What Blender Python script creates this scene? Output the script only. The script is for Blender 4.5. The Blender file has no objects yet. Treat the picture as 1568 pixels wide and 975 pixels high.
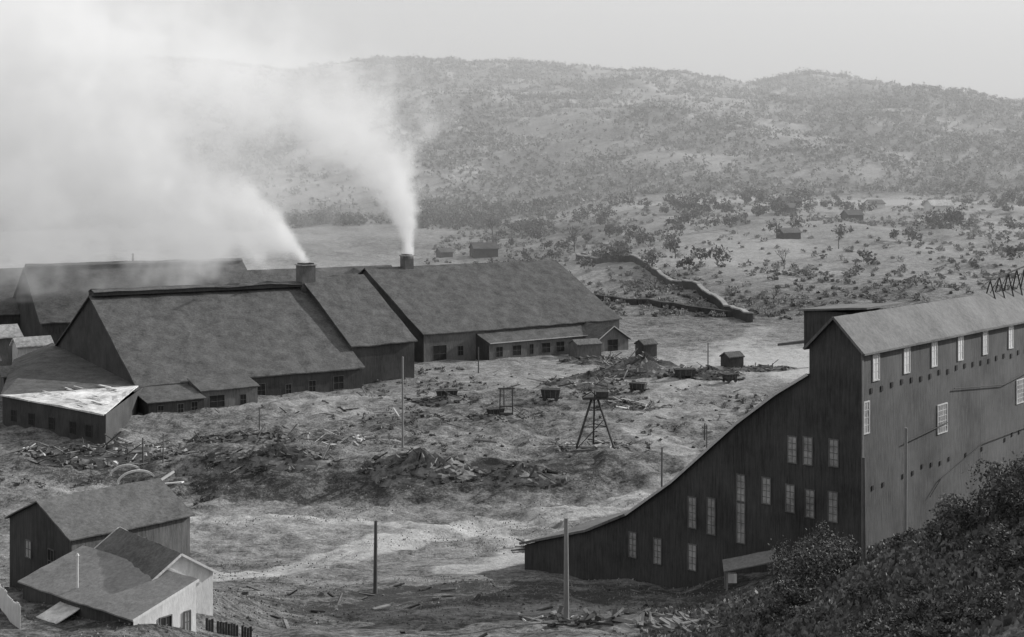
import bpy, math, random
import numpy as np
from mathutils import Vector, Matrix
random.seed(7); RNG=np.random.default_rng(11)
scene=bpy.context.scene

# ---------------------------------------------------------------- noise
TAB=np.random.default_rng(3).random((256,256))
def vn(x,y):
    x=np.asarray(x,float); y=np.asarray(y,float)
    xi=np.floor(x).astype(int); yi=np.floor(y).astype(int)
    fx=x-xi; fy=y-yi; fx=fx*fx*(3-2*fx); fy=fy*fy*(3-2*fy)
    a=TAB[xi%256,yi%256]; b=TAB[(xi+1)%256,yi%256]; c=TAB[xi%256,(yi+1)%256]; d=TAB[(xi+1)%256,(yi+1)%256]
    return (a*(1-fx)+b*fx)*(1-fy)+(c*(1-fx)+d*fx)*fy
def fbm(x,y,s,o=4,off=0.0):
    t=0;a=1;n=0
    x=np.asarray(x,float)/s+off; y=np.asarray(y,float)/s+off*1.7
    for i in range(o):
        t=t+a*vn(x,y); n+=a; a*=.5; x=x*2.03+17.1; y=y*2.03+5.3
    return t/n
def sm(t):
    t=np.clip(t,0,1); return t*t*(3-2*t)

# ---------------------------------------------------------------- terrain
YL=[-50,0,40,80,100,120,150,176,200,220,240,252,264,276,700,800,1100,1250,1400]
ZL=[58,56,44,30,24,20,13.5,8.2,4.2,2.6,1.2,3.8,5.8,5,5,9,28,42,60]
YR=[-50,0,40,80,100,120,150,176,200,220,240,252,264,276,580,750,1000,1300,1400]
ZR=[58,56,44,30,24,20,13.5,8.2,4.6,3.6,3.4,4.4,5,5,5,19,40,72,84]
CX=[-3000,-862,-664,-532,-367,-246,-103,106,194,304,381,436,491,557,623,700,862,3000]
CZ=[220,258,274,269,260,270,277,262,252,241,235,240,250,245,226,209,203,190]
def T(X,Y):
    X=np.asarray(X,float); Y=np.asarray(Y,float)
    w=sm((Y-185)/30)*(1-sm((Y-300)/60))
    Yq=Y+w*(fbm(X,Y,34,3)-.5)*40
    m=sm((X+10)/90)
    m2=sm((X+20)/160)
    mm=np.where(Y<400,m,m2)
    z=np.interp(Yq,YL,ZL)*(1-mm)+np.interp(Yq,YR,ZR)*mm
    g=np.clip((Y-1180)/1020,0,1)
    gg=g**0.9
    C=np.interp(X,CX,CZ)
    hill=z*(1-gg)+C*gg + (fbm(X,Y,260,3,3.3)-.5)*110*4*g*(1-g)*.8 + (fbm(X,Y,60,3,1.3)-.5)*26*sm(g*4)
    z=np.where(Y>1180,hill,z)
    z=z-np.clip(Y-2200,0,None)*.12
    z=z+.55*np.clip(X-20,0,50)*np.interp(Y,[0,110,143,170,200,260],[1,1,.5,.4,.3,0])
    z=z+3.6*sm((-20-X)/10)*np.interp(Y,[80,110,125,150],[0,1,.8,0])
    near=1-sm((Y-900)/400)
    yard=sm((Y-185)/20)*(1-sm((Y-330)/60))
    z=z+near*((fbm(X,Y,5,4,9.)-.5)*(1.3+1.6*yard)+(fbm(X,Y,22,3,4.)-.5)*2.0)
    z=z+sm((Y-520)/200)*near*(fbm(X,Y,70,3,6.)-.5)*9
    return z
def Tz(x,y): return float(T(x,y))

# ---------------------------------------------------------------- materials
def newmat(n):
    m=bpy.data.materials.new(n); m.use_nodes=True; nt=m.node_tree
    b=nt.nodes['Principled BSDF']; b.inputs['Specular IOR Level'].default_value=.2
    return m,nt,b
def gray(n,lo,hi,scale=1.0,stretch=(1,1,1),rough=.85,bump=.3,detail=6,big=.13):
    m,nt,b=newmat(n); N=nt.nodes; L=nt.links
    tc=N.new('ShaderNodeTexCoord'); mp=N.new('ShaderNodeMapping'); mp.inputs['Scale'].default_value=stretch
    L.new(tc.outputs['Object'],mp.inputs['Vector'])
    a=N.new('ShaderNodeTexNoise'); a.inputs['Scale'].default_value=scale; a.inputs['Detail'].default_value=detail; a.inputs['Roughness'].default_value=.8
    L.new(mp.outputs[0],a.inputs['Vector'])
    c=N.new('ShaderNodeTexNoise'); c.inputs['Scale'].default_value=big; c.inputs['Detail'].default_value=6; c.inputs['Roughness'].default_value=.65
    L.new(tc.outputs['Object'],c.inputs['Vector'])
    mix=N.new('ShaderNodeMath'); mix.operation='MULTIPLY_ADD'; L.new(c.outputs[0],mix.inputs[0]); mix.inputs[1].default_value=.6
    k=N.new('ShaderNodeMath'); k.operation='MULTIPLY'; L.new(a.outputs[0],k.inputs[0]); k.inputs[1].default_value=.7; L.new(k.outputs[0],mix.inputs[2])
    r=N.new('ShaderNodeMapRange'); L.new(mix.outputs[0],r.inputs[0]); r.inputs[1].default_value=.48; r.inputs[2].default_value=.82
    r.inputs[3].default_value=lo; r.inputs[4].default_value=hi
    L.new(r.outputs[0],b.inputs['Base Color'])
    b.inputs['Roughness'].default_value=rough
    bp=N.new('ShaderNodeBump'); bp.inputs['Strength'].default_value=bump; bp.inputs['Distance'].default_value=.15
    L.new(a.outputs[0],bp.inputs['Height']); L.new(bp.outputs[0],b.inputs['Normal'])
    return m
M={}
M['roof']=gray('dark_shingle_roof',.04,.14,1.6,(1,1,1),bump=.6,big=.3)
M['roof2']=gray('weathered_roof',.07,.20,1.2)
M['roofmill']=gray('mill_roof',.07,.18,1.6)
M['roofhut']=gray('hut_roof',.05,.17,2.5)
M['roofhut2']=gray('light_hut_roof',.12,.28,2.5)
M['white']=gray('whitewashed_boards',.42,.75,2,(1,1,.3))
M['whiteroof']=gray('bleached_board_roof',.22,.78,.8,(1,1,1))
M['wood']=gray('dark_boards',.025,.09,2.2,(2,2,.15))
M['wood2']=gray('grey_boards',.06,.20,2.2,(2,2,.2))
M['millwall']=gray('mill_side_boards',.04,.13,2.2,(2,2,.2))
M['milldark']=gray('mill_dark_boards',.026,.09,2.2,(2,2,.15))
M['trim']=gray('pale_trim',.35,.6,2)
M['glass']=gray('dusty_glass',.12,.48,.9,rough=.35,bump=.05)
M['glassd']=gray('dark_opening',.015,.03,1)
M['pole']=gray('pole_wood',.06,.14,3,(1,1,.2))
M['polel']=gray('weathered_pole_wood',.16,.30,3,(1,1,.2))
M['rubble']=gray('rubble',.03,.24,.9)
M['stone']=gray('stone',.2,.45,1.2)
M['iron']=gray('rusted_iron',.025,.08,2)
M['bark']=gray('bark',.04,.1,3)

def foliage_mat(n,lo,hi):
    m,nt,b=newmat(n); N=nt.nodes;L=nt.links
    at=N.new('ShaderNodeAttribute'); at.attribute_name='rnd'
    r=N.new('ShaderNodeMapRange'); L.new(at.outputs['Fac'],r.inputs[0]); r.inputs[3].default_value=lo; r.inputs[4].default_value=hi
    L.new(r.outputs[0],b.inputs['Base Color']); b.inputs['Roughness'].default_value=.9
    return m
M['leaf']=foliage_mat('brush_leaves',.03,.18)
M['leafd']=foliage_mat('scrub_leaves',.09,.38)
M['leafh']=foliage_mat('hill_leaves',.10,.50)
M['leaft']=foliage_mat('tree_leaves',.07,.22)
M['weed']=foliage_mat('weed_leaves',.04,.22)
M['grass']=foliage_mat('dry_grass',.10,.34)
M['slopegrass']=foliage_mat('slope_grass',.07,.26)

def ground_mat():
    m,nt,b=newmat('ground_earth'); N=nt.nodes;L=nt.links
    tc=N.new('ShaderNodeTexCoord')
    at=N.new('ShaderNodeAttribute'); at.attribute_name='tone'
    def noise(s,d,st=(1,1,1)):
        mp=N.new('ShaderNodeMapping'); mp.inputs['Scale'].default_value=st; L.new(tc.outputs['Object'],mp.inputs[0])
        a=N.new('ShaderNodeTexNoise'); a.inputs['Scale'].default_value=s; a.inputs['Detail'].default_value=d; a.inputs['Roughness'].default_value=.75
        L.new(mp.outputs[0],a.inputs['Vector']); return a.outputs[0]
    def ma(op,a,b2,c=None):
        n=N.new('ShaderNodeMath'); n.operation=op
        for i,v in enumerate([a,b2,c]):
            if v is None: continue
            if isinstance(v,(int,float)): n.inputs[i].default_value=v
            else: L.new(v,n.inputs[i])
        return n.outputs[0]
    n1=noise(.6,8,(.6,.6,1)); n2=noise(.12,7,(.6,.7,1)); n3=noise(2.2,6,(.8,.8,1))
    s=ma('MULTIPLY_ADD',n1,1.9,ma('MULTIPLY',n2,1.1))
    s=ma('MULTIPLY_ADD',n3,1.7,s)       # mean 2.35
    s=ma('SUBTRACT',s,2.35)
    s=ma('ADD',s,at.outputs['Fac'])
    r=N.new('ShaderNodeMapRange'); L.new(s,r.inputs[0]); r.inputs[1].default_value=0; r.inputs[2].default_value=1.1
    r.inputs[3].default_value=.045; r.inputs[4].default_value=.44
    L.new(r.outputs[0],b.inputs['Base Color']); b.inputs['Roughness'].default_value=.95
    bp=N.new('ShaderNodeBump'); bp.inputs['Strength'].default_value=1.0; bp.inputs['Distance'].default_value=1.0
    L.new(n1,bp.inputs['Height']); L.new(bp.outputs[0],b.inputs['Normal'])
    return m
M['ground']=ground_mat()

# ---------------------------------------------------------------- mesh builder
class MB:
    def __init__(s): s.v=[];s.f=[];s.mi=[];s.mats=[]
    def mid(s,m):
        if m not in s.mats: s.mats.append(m)
        return s.mats.index(m)
    def poly(s,pts,m):
        b=len(s.v); s.v+= [tuple(p) for p in pts]; s.f.append(list(range(b,b+len(pts)))); s.mi.append(s.mid(m))
    def hexa(s,p,m):
        b=len(s.v); s.v+=[tuple(q) for q in p]; k=s.mid(m)
        for q in [(0,3,2,1),(4,5,6,7),(0,1,5,4),(1,2,6,5),(2,3,7,6),(3,0,4,7)]:
            s.f.append([b+i for i in q]); s.mi.append(k)
    def obox(s,c,ax,ay,az,m):
        c=Vector(c);ax=Vector(ax);ay=Vector(ay);az=Vector(az)
        s.hexa([c-ax-ay-az,c+ax-ay-az,c+ax+ay-az,c-ax+ay-az,c-ax-ay+az,c+ax-ay+az,c+ax+ay+az,c-ax+ay+az],m)
    def beam(s,a,b,w,m,w2=None,h=None):
        a=Vector(a);b=Vector(b);d=(b-a)
        if d.length<1e-6: return
        dn=d.normalized(); up=Vector((0,0,1)) if abs(dn.z)<.95 else Vector((1,0,0))
        x=dn.cross(up).normalized(); y=x.cross(dn).normalized(); w2=w if w2 is None else w2; hh=w if h is None else h
        h2=w2 if h is None else h
        s.hexa([a-x*w-y*hh,a+x*w-y*hh,a+x*w+y*hh,a-x*w+y*hh,b-x*w2-y*h2,b+x*w2-y*h2,b+x*w2+y*h2,b-x*w2+y*h2],m)
    def tube(s,a,b,r0,r1,m,n=8,cap=True):
        a=Vector(a);b=Vector(b);dn=(b-a).normalized(); up=Vector((0,0,1)) if abs(dn.z)<.95 else Vector((1,0,0))
        x=dn.cross(up).normalized(); y=x.cross(dn); B=len(s.v);k=s.mid(m)
        for i in range(n):
            t=2*math.pi*i/n; o=x*math.cos(t)+y*math.sin(t); s.v.append(tuple(a+o*r0)); s.v.append(tuple(b+o*r1))
        for i in range(n):
            j=(i+1)%n; s.f.append([B+2*i,B+2*j,B+2*j+1,B+2*i+1]); s.mi.append(k)
        if cap:
            s.f.append([B+2*i+1 for i in range(n)]); s.mi.append(k)
            s.f.append([B+2*i for i in reversed(range(n))]); s.mi.append(k)
    def slab(s,a,b,c,d,th,m,nu=16,nv=6,amp=.1):
        a,b,c,d=[Vector(q) for q in (a,b,c,d)]; B=len(s.v);k=s.mid(m)
        for j in range(nv+1):
            for i in range(nu+1):
                u=i/nu;v=j/nv
                p=(a*(1-u)+b*u)*(1-v)+(d*(1-u)+c*u)*v
                z=amp*(random.random()-.5)+amp*1.5*(float(vn(p.x*.15,p.y*.15))-.5)
                s.v.append((p.x,p.y,p.z+z))
        def I(i,j): return B+j*(nu+1)+i
        for j in range(nv):
            for i in range(nu):
                s.f.append([I(i,j),I(i+1,j),I(i+1,j+1),I(i,j+1)]); s.mi.append(k)
        B2=len(s.v)
        per=[I(i,0) for i in range(nu+1)]+[I(nu,j) for j in range(1,nv+1)]+[I(i,nv) for i in range(nu-1,-1,-1)]+[I(0,j) for j in range(nv-1,0,-1)]
        for q in per:
            x,y,z=s.v[q]; s.v.append((x,y,z-th))
        n=len(per)
        for i in range(n):
            j=(i+1)%n; s.f.append([per[j],per[i],B2+i,B2+j]); s.mi.append(k)
        s.f.append([B2+i for i in reversed(range(n))]); s.mi.append(k)
    def make(s,name,parent=None,smooth=False):
        loc=Vector(parent.location) if parent else Vector((0,0,0))
        me=bpy.data.meshes.new(name)
        me.from_pydata([(x-loc.x,y-loc.y,z-loc.z) for x,y,z in s.v],[],s.f)
        for m in s.mats: me.materials.append(M[m])
        me.polygons.foreach_set('material_index',s.mi)
        if smooth: me.polygons.foreach_set('use_smooth',[True]*len(s.f))
        o=bpy.data.objects.new(name,me); scene.collection.objects.link(o)
        if parent: o.parent=parent
        return o
def empty(name,loc):
    e=bpy.data.objects.new(name,None); e.location=loc; e.empty_display_size=1; scene.collection.objects.link(e); return e
def V(x,y,z=0): return Vector((x,y,z))

def window(mb,c,right,nrm,w,h,frame='trim',pane='glass',fw=.12,bars=(1,1)):
    c=Vector(c);r=Vector(right).normalized();n=Vector(nrm).normalized();z=V(0,0,1)
    mb.obox(c+n*.03,r*(w/2),n*.03,z*(h/2),pane)
    for sgn in (-1,1):
        mb.obox(c+r*sgn*(w/2+fw/2)+n*.06,r*(fw/2),n*.06,z*(h/2+fw),frame)
        mb.obox(c+z*sgn*(h/2+fw/2)+n*.06,r*(w/2),n*.06,z*(fw/2),frame)
    for i in range(bars[0]):
        x=-w/2+w*(i+1)/(bars[0]+1); mb.obox(c+r*x+n*.07,r*.03,n*.02,z*(h/2),frame)
    for i in range(bars[1]):
        y=-h/2+h*(i+1)/(bars[1]+1); mb.obox(c+z*y+n*.075,r*(w/2),n*.02,z*.035,frame)

def gable(name,p0,p1,pf,pb,zr,zf,zb,base,wall='wood',roof='roof',ov=.7,th=.35,cap=None,amp=.12,nu=18,verge=None,endwall=None,vh=.1):
    P0=V(*p0);P1=V(*p1);r=(P1-P0).normalized();f=V(r.y,-r.x)
    par=empty(name,((P0+P1)/2)+V(0,0,base))
    w=MB()
    def pt(P,o,z): q=P+f*o; return V(q.x,q.y,z)
    ew=endwall or wall
    w.poly([pt(P0,pf,base),pt(P1,pf,base),pt(P1,pf,zf),pt(P0,pf,zf)],wall)
    w.poly([pt(P1,-pb,base),pt(P0,-pb,base),pt(P0,-pb,zb),pt(P1,-pb,zb)],wall)
    w.poly([pt(P0,-pb,base),pt(P0,pf,base),pt(P0,pf,zf),pt(P0,0,zr),pt(P0,-pb,zb)],ew)
    w.poly([pt(P1,pf,base),pt(P1,-pb,base),pt(P1,-pb,zb),pt(P1,0,zr),pt(P1,pf,zf)],ew)
    w.make('walls',par)
    R=MB()
    A=P0-r*ov;B=P1+r*ov
    sf=(zr-zf)/pf; sb=(zr-zb)/pb; up=th+.05
    R.slab(pt(A,pf+ov,zf-sf*ov+up),pt(B,pf+ov,zf-sf*ov+up),pt(B,0,zr+up),pt(A,0,zr+up),th,roof,nu,8,amp)
    R.slab(pt(B,-pb-ov,zb-sb*ov+up),pt(A,-pb-ov,zb-sb*ov+up),pt(A,-.02,zr+up),pt(B,-.02,zr+up),th,roof,nu,8,amp)
    if verge:
        for E,sg in ((A,-1),(B,1)):
            q=r*sg*.09
            R.beam(pt(E,pf+ov,zf-sf*ov+up-.05)+q,pt(E,0,zr+up-.05)+q,.04,verge,h=vh)
            R.beam(pt(E,-pb-ov,zb-sb*ov+up-.05)+q,pt(E,0,zr+up-.05)+q,.04,verge,h=vh)
    if cap:
        ch,cw=cap
        m=(pt(P0,0,zr)+pt(P1,0,zr))/2
        R.obox(m+V(0,0,up+ch/2),r*((P1-P0).length/2),f*cw,V(0,0,ch/2),'wood')
        R.slab(pt(P0,cw+.5,zr+up+ch-.2),pt(P1,cw+.5,zr+up+ch-.2),pt(P1,0,zr+up+ch+.5),pt(P0,0,zr+up+ch+.5),.15,roof,nu,1,.3)
        R.slab(pt(P1,-cw-.5,zr+up+ch-.2),pt(P0,-cw-.5,zr+up+ch-.2),pt(P0,-.02,zr+up+ch+.5),pt(P1,-.02,zr+up+ch+.5),.15,roof,nu,1,.3)
    R.make('roof',par)
    return par,r,f

# ---------------------------------------------------------------- ground mesh
def axis(segs):
    out=[]
    for a,b,s in segs: out+=list(np.arange(a,b,s))
    out.append(segs[-1][1]); return np.array(out)
ys=axis([(-60,90,6),(90,300,.8),(300,620,2.0),(620,2400,7),(2400,9000,200)])
xp=axis([(0,90,.8),(90,190,2),(190,1000,8),(1000,6000,150)])
xs=np.concatenate([-xp[::-1][:-1],xp])
GX,GY=np.meshgrid(xs,ys); GZ=T(GX,GY)
nx,ny=len(xs),len(ys)
co=np.stack([GX,GY,GZ],-1).reshape(-1,3).astype(np.float32)
idx=np.arange(nx*ny).reshape(ny,nx)
q=np.stack([idx[:-1,:-1],idx[:-1,1:],idx[1:,1:],idx[1:,:-1]],-1).reshape(-1,4)
def npmesh(name,co,quads,attr=None,an='rnd',mat=None,smooth=True):
    me=bpy.data.meshes.new(name); me.vertices.add(len(co)); me.vertices.foreach_set('co',np.asarray(co,np.float32).ravel())
    n=quads.shape[1]; me.loops.add(quads.size); me.loops.foreach_set('vertex_index',quads.astype(np.int32).ravel())
    me.polygons.add(len(quads)); me.polygons.foreach_set('loop_start',np.arange(0,quads.size,n,dtype=np.int32))
    try: me.polygons.foreach_set('loop_total',np.full(len(quads),n,dtype=np.int32))
    except Exception: pass
    if attr is not None:
        a=me.attributes.new(an,'FLOAT','POINT'); a.data.foreach_set('value',np.asarray(attr,np.float32))
    if mat: me.materials.append(mat)
    me.update(calc_edges=True)
    if smooth: me.polygons.foreach_set('use_smooth',np.ones(len(quads),bool))
    o=bpy.data.objects.new(name,me); scene.collection.objects.link(o); return o
def blob(x,y,rx,ry,soft=.35):
    d=np.sqrt(((GX-x)/rx)**2+((GY-y)/ry)**2)+(fbm(GX,GY,max(4,min(rx,ry)*.5),3,2.2)-.5)*.9
    return 1-sm((d-1+soft)/(2*soft))
def pathd(pts):
    best=np.full(GX.shape,1e9)
    for (x0,y0),(x1,y1) in zip(pts[:-1],pts[1:]):
        dx,dy=x1-x0,y1-y0; t=np.clip(((GX-x0)*dx+(GY-y0)*dy)/(dx*dx+dy*dy),0,1)
        best=np.minimum(best,np.hypot(GX-x0-t*dx,GY-y0-t*dy))
    return best
def pathm(pts,w,soft=.5):
    best=pathd(pts)
    return 1-sm((best-w*.6+(fbm(GX,GY,8,2)-.5)*w*.5)/(w*soft))
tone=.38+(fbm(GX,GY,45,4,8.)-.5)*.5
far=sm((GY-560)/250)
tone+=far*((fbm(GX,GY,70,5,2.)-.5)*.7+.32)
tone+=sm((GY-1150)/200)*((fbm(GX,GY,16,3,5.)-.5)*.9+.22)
tone-=.18*blob(-60,900,140,170)
tone+=.14*blob(-8,206,62,16)+.20*blob(28,405,80,34)+.60*blob(92,425,26,45)
tone+=.50*blob(250,1090,150,22)+.45*blob(420,1040,60,16)+.20*blob(-5,130,14,5)+.10*blob(-45,215,30,14)
road=[(76,268),(52,258),(33,250),(15,236),(-5,222),(-19,207),(-27,189),(-35,170),(-48,156)]
pd=pathd(road)
tone+=.55*pathm(road,6.5,.3)-.30*np.exp(-((pd-1.3)/.45)**2)*(fbm(GX,GY,10,2)>.4)
tone+=.45*pathm([(-7,221),(2,206),(1,190),(-7,176)],4.5,.4)
tone+=.35*pathm([(-80,232),(-50,228),(-20,224),(-7,219)],4,.4)
tone+=.25*pathm([(100,520),(70,430),(40,350),(30,300),(38,262)],5)
tone+=.26*pathm([(-80,330),(-40,345),(0,360),(40,400)],4)
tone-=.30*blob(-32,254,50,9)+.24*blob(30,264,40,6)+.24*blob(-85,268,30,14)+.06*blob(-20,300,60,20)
tone-=.10*blob(5,340,50,14)
tone-=.18*sm((GX-14)/16)*(1-sm((GY-135)/20))
tone-=.08*(1-sm((GY-125)/60))
tone-=.36*blob(2,151,26,11)+.28*blob(-14,137,14,5)  # mill wing's cast shade, deepened in the ground tone
tone+=.55*blob(33,113,4,3)+.5*blob(25.5,108,3,2.5)+.4*blob(22,132,5,4)
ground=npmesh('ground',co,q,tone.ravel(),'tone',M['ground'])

# ---------------------------------------------------------------- MILL
C0=V(38.3,143);u=V(.665,.747).normalized();w=V(-u.y,u.x)
nl=-w; ng=-u
mill=empty('stamp_mill_building',(38.3,143,15))
mb=MB(); Lm=66; Wm=6.4; ze=42.3; zr=45.6; zb=2
def mp(t,s,z): q=C0+w*t+u*s; return V(q.x,q.y,z)
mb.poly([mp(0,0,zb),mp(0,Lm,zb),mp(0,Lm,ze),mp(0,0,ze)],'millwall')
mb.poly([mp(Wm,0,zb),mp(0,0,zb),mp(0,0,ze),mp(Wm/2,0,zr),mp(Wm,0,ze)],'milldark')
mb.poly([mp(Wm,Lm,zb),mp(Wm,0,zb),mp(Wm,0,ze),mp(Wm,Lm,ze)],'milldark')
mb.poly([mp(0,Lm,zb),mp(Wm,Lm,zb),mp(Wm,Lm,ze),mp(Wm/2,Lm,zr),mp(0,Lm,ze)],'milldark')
mb.obox(mp(-.08,-.0,31),u*.16,w*.07,V(0,0,11.1),'wood2')
mb.make('walls',mill)
R=MB();ov=.45;sl=(zr-ze)/(Wm/2)
R.slab(mp(-ov,-ov,ze-sl*ov+.3),mp(-ov,Lm,ze-sl*ov+.3),mp(Wm/2,Lm,zr+.3),mp(Wm/2,-ov,zr+.3),.22,'roofmill',60,4,.07)
R.slab(mp(Wm+ov,Lm,ze-sl*ov+.3),mp(Wm+ov,-ov,ze-sl*ov+.3),mp(Wm/2+.02,-ov,zr+.3),mp(Wm/2+.02,Lm,zr+.3),.22,'roofmill',60,4,.07)
R.beam(mp(-ov-.08,-ov,ze-sl*ov+.14),mp(-ov-.08,Lm,ze-sl*ov+.14),.05,'roof2',h=.11)
R.beam(mp(-ov,-ov-.08,ze-sl*ov+.2),mp(Wm/2,-ov-.08,zr+.2),.05,'wood2',h=.14)
R.beam(mp(Wm+ov,-ov-.08,ze-sl*ov+.2),mp(Wm/2,-ov-.08,zr+.2),.05,'wood2',h=.14)
R.make('roof',mill)
Tr=MB()  # light timber frame standing in for bare twigs above the ridge
for k in range(6):
    s0=44+k*3.2; top=47.6+.35*k
    Tr.beam(mp(2.2,s0,44),mp(3.2,s0,top),.07,'wood'); Tr.beam(mp(4.2,s0,44),mp(3.2,s0,top),.07,'wood')
    Tr.beam(mp(3.2,s0,top),mp(3.2,s0+3.2,top+.35),.08,'wood')
    Tr.beam(mp(3.2,s0,45.9),mp(3.2,s0+3.2,top+.3),.04,'wood')
Tr.beam(mp(3.2,41.5,48.2),mp(3.2,46,47.6),.08,'wood'); Tr.beam(mp(3.2,42.2,47.2),mp(3.2,45,47.8),.06,'wood')
Tr.make('twig_standin_frame',mill)
Wd=MB()
for s in (3.3,11.1,18.6,26.3,34.1,42.8,51,59):
    window(Wd,mp(0,s,40.2),u,nl,1.35,2.7,bars=(1,2),pane='white',fw=.16)
window(Wd,mp(0,1.0,34.9),u,nl,1.1,3.3,bars=(1,3),fw=.15)
window(Wd,mp(0,20.9,32.2),u,nl,2.6,3.3,bars=(3,4),fw=.14)
window(Wd,mp(0,46.2,32.6),u,nl,2.6,3.0,bars=(3,4),fw=.14)
s=2.2
while s<64:
    Wd.obox(mp(0,s,37.8+random.uniform(-.15,.15))+nl*.04,u*.27,nl*.05,V(0,0,.3),'glassd')
    if random.random()<.8: Wd.obox(mp(0,s+.3,27.0+random.uniform(-.3,.3))+nl*.04,u*.22,nl*.05,V(0,0,.26),'glassd')
    s+=2.55
for a,b in (((10,30.8),(22,31.6)),((20,25),(33,27.5)),((33,27.5),(60,27.6)),((17,23.4),(20,25)),((24,35.5),(40,34.2)),((40,34.2),(60,36))):
    Wd.tube(mp(-.25,a[0],a[1]),mp(-.25,b[0],b[1]),.06,.06,'iron',6)
for t,z,h in [(8.55,30.4,2.9),(6.55,30.5,3.0),(3.35,30.7,2.9),
              (15.3,25.0,3.0),(11.9,25.2,2.9),(8.8,24.8,3.0),(6.3,24.6,3.0),(3.45,24.7,3.2),
              (22.1,21.0,3.6),(19.4,21.0,4.2),(15.3,20.9,4.6),
              (31.0,15.5,3.0),(27.2,15.4,3.0),(22.1,15.6,3.0)]:
    window(Wd,mp(t,0,z),-w,ng,1.0,h,bars=(1,3),frame='wood2',fw=.12)
Wd.make('windows',mill)
prof=[(Wm,39.0),(10.5,36.4),(15.7,32.4),(19.3,29.2),(25,24.1),(31.9,19.0),(38.2,15.9),(49,12.2)]
Wg=MB();Lw=58
for (t0,z0),(t1,z1) in zip(prof[:-1],prof[1:]):
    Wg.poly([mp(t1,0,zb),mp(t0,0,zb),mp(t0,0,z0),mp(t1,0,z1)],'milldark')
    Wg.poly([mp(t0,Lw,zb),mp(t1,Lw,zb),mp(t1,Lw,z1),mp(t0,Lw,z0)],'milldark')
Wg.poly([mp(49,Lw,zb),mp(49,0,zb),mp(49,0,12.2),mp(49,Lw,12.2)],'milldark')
Wg.make('wing_walls',mill)
Wr=MB()
for i,((t0,z0),(t1,z1)) in enumerate(zip(prof[:-1],prof[1:])):
    e=.5 if i==len(prof)-2 else 0
    Wr.slab(mp(t0,-.4,z0+.26),mp(t1+e,-.4,z1+.26),mp(t1+e,Lw,z1+.26),mp(t0,Lw,z0+.26),.2,'roof2',4,30,.05)
    Wr.beam(mp(t0,-.48,z0+.2),mp(t1+e,-.48,z1+.2),.05,'trim' if i<5 else 'wood2',h=.15)
Wr.make('wing_roof',mill)
H=MB()
H.obox(mp(Wm+2.6,13,43.2),w*2.8,u*4.5,V(0,0,2.3),'milldark')
H.slab(mp(Wm+5.9,8,45.6),mp(Wm+5.9,18,45.6),mp(Wm-3,18,46.3),mp(Wm-3,8,46.3),.2,'roof2',4,4,.05)
H.obox(mp(Wm+2.6,13,25),w*2.2,u*4.2,V(0,0,16),'milldark')
H.slab(mp(Wm+9,8.5,41.2),mp(Wm+9,12.5,41.2),mp(Wm+5.4,12.5,41.8),mp(Wm+5.4,8.5,41.8),.3,'roof2',3,3,.03)
H.make('head_house',mill)

# ---------------------------------------------------------------- furnace sheds
s1,r1,f1=gable('furnace_shed',(-116,360),(-64,396),39,39,30.3,10.5,10.5,1,cap=(1.2,2.2),amp=.3)
s1b,_,_=gable('furnace_shed',(-63.6,396.3),(-46.9,408),32,32,33,15.7,15.7,1,cap=None,nu=8,amp=.3)
s2,r2,f2=gable('furnace_shed',(-49.6,443),(16.2,491),36.8,36.8,33,14.2,14.2,1,wall='wood2',endwall='wood',amp=.3)
s3,_,_=gable('furnace_shed',(-165,443),(-100,482),27,27,33,17,17,1,cap=(.8,1.6),amp=.3)
s4,_,_=gable('furnace_shed',(-98,478),(-48,512),24,24,30,17,17,1)
s5,_,_=gable('furnace_shed',(-215,455),(-176,480),27,27,31,17,17,1)
def onfront(P0,r,f,pf,d,z): q=V(*P0)+r*d+f*pf; return V(q.x,q.y,z)
W1=MB()
for d,wd,h in ((8,2,3),(14,1.6,3),(33,2.4,3.4),(41,1.6,2.6),(48,2,3),(56,3,3.6)):
    window(W1,onfront((-116,360),r1,f1,39,d,5+h/2),r1,f1,wd,h,pane='glassd',frame='wood2')
W1.make('openings',s1)
W2=MB()
for d,wd,h,z in ((6,5,5.2,7.6),(14,2,3,8),(24,2,3,8),(33,2,3,9),(43,4.5,4.5,7.5),(52,2,3,9),(60,2,3,9)):
    window(W2,onfront((-49.6,443),r2,f2,36.8,d,z),r2,f2,wd,h,pane='glassd',frame='wood2')
a0=onfront((-49.6,443),r2,f2,36.8,20,13.2);a1=onfront((-49.6,443),r2,f2,36.8,66,13.2)
b0=a0+f2*8-V(0,0,2.6);b1=a1+f2*8-V(0,0,2.6)
W2.slab(b0,b1,a1,a0,.25,'roof',16,3,.12)
W2.beam(b0+f2*.1,b1+f2*.1,.08,'trim',h=.13)
c0=b0-f2*.5;c1=b1-f2*.5
W2.poly([V(c0.x,c0.y,1),V(c1.x,c1.y,1),V(c1.x,c1.y,10.5),V(c0.x,c0.y,10.5)],'wood2')
W2.poly([V(a0.x,a0.y,1),V(c0.x,c0.y,1),V(c0.x,c0.y,10.4),V(a0.x,a0.y,13)],'wood')
W2.poly([V(c1.x,c1.y,1),V(a1.x,a1.y,1),V(a1.x,a1.y,13),V(c1.x,c1.y,10.4)],'wood2')
for d in (4,11,17,23,29,37,42):
    window(W2,V(c0.x,c0.y,0)+r2*d+V(0,0,7.6),r2,f2,random.choice([1.5,2.6,3.4]),3.2,pane='glassd',frame='wood2')
W2.make('side_aisle',s2)
ap=V(c0.x,c0.y)+r2*46
an,ra,fa=gable('annex_building',((ap+f2*7).x,(ap+f2*7).y),((ap-f2*8).x,(ap-f2*8).y),7,7,13.6,9.3,9.3,1,wall='wood2',roof='roof',verge='trim',endwall='wood2',vh=.14)
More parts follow.
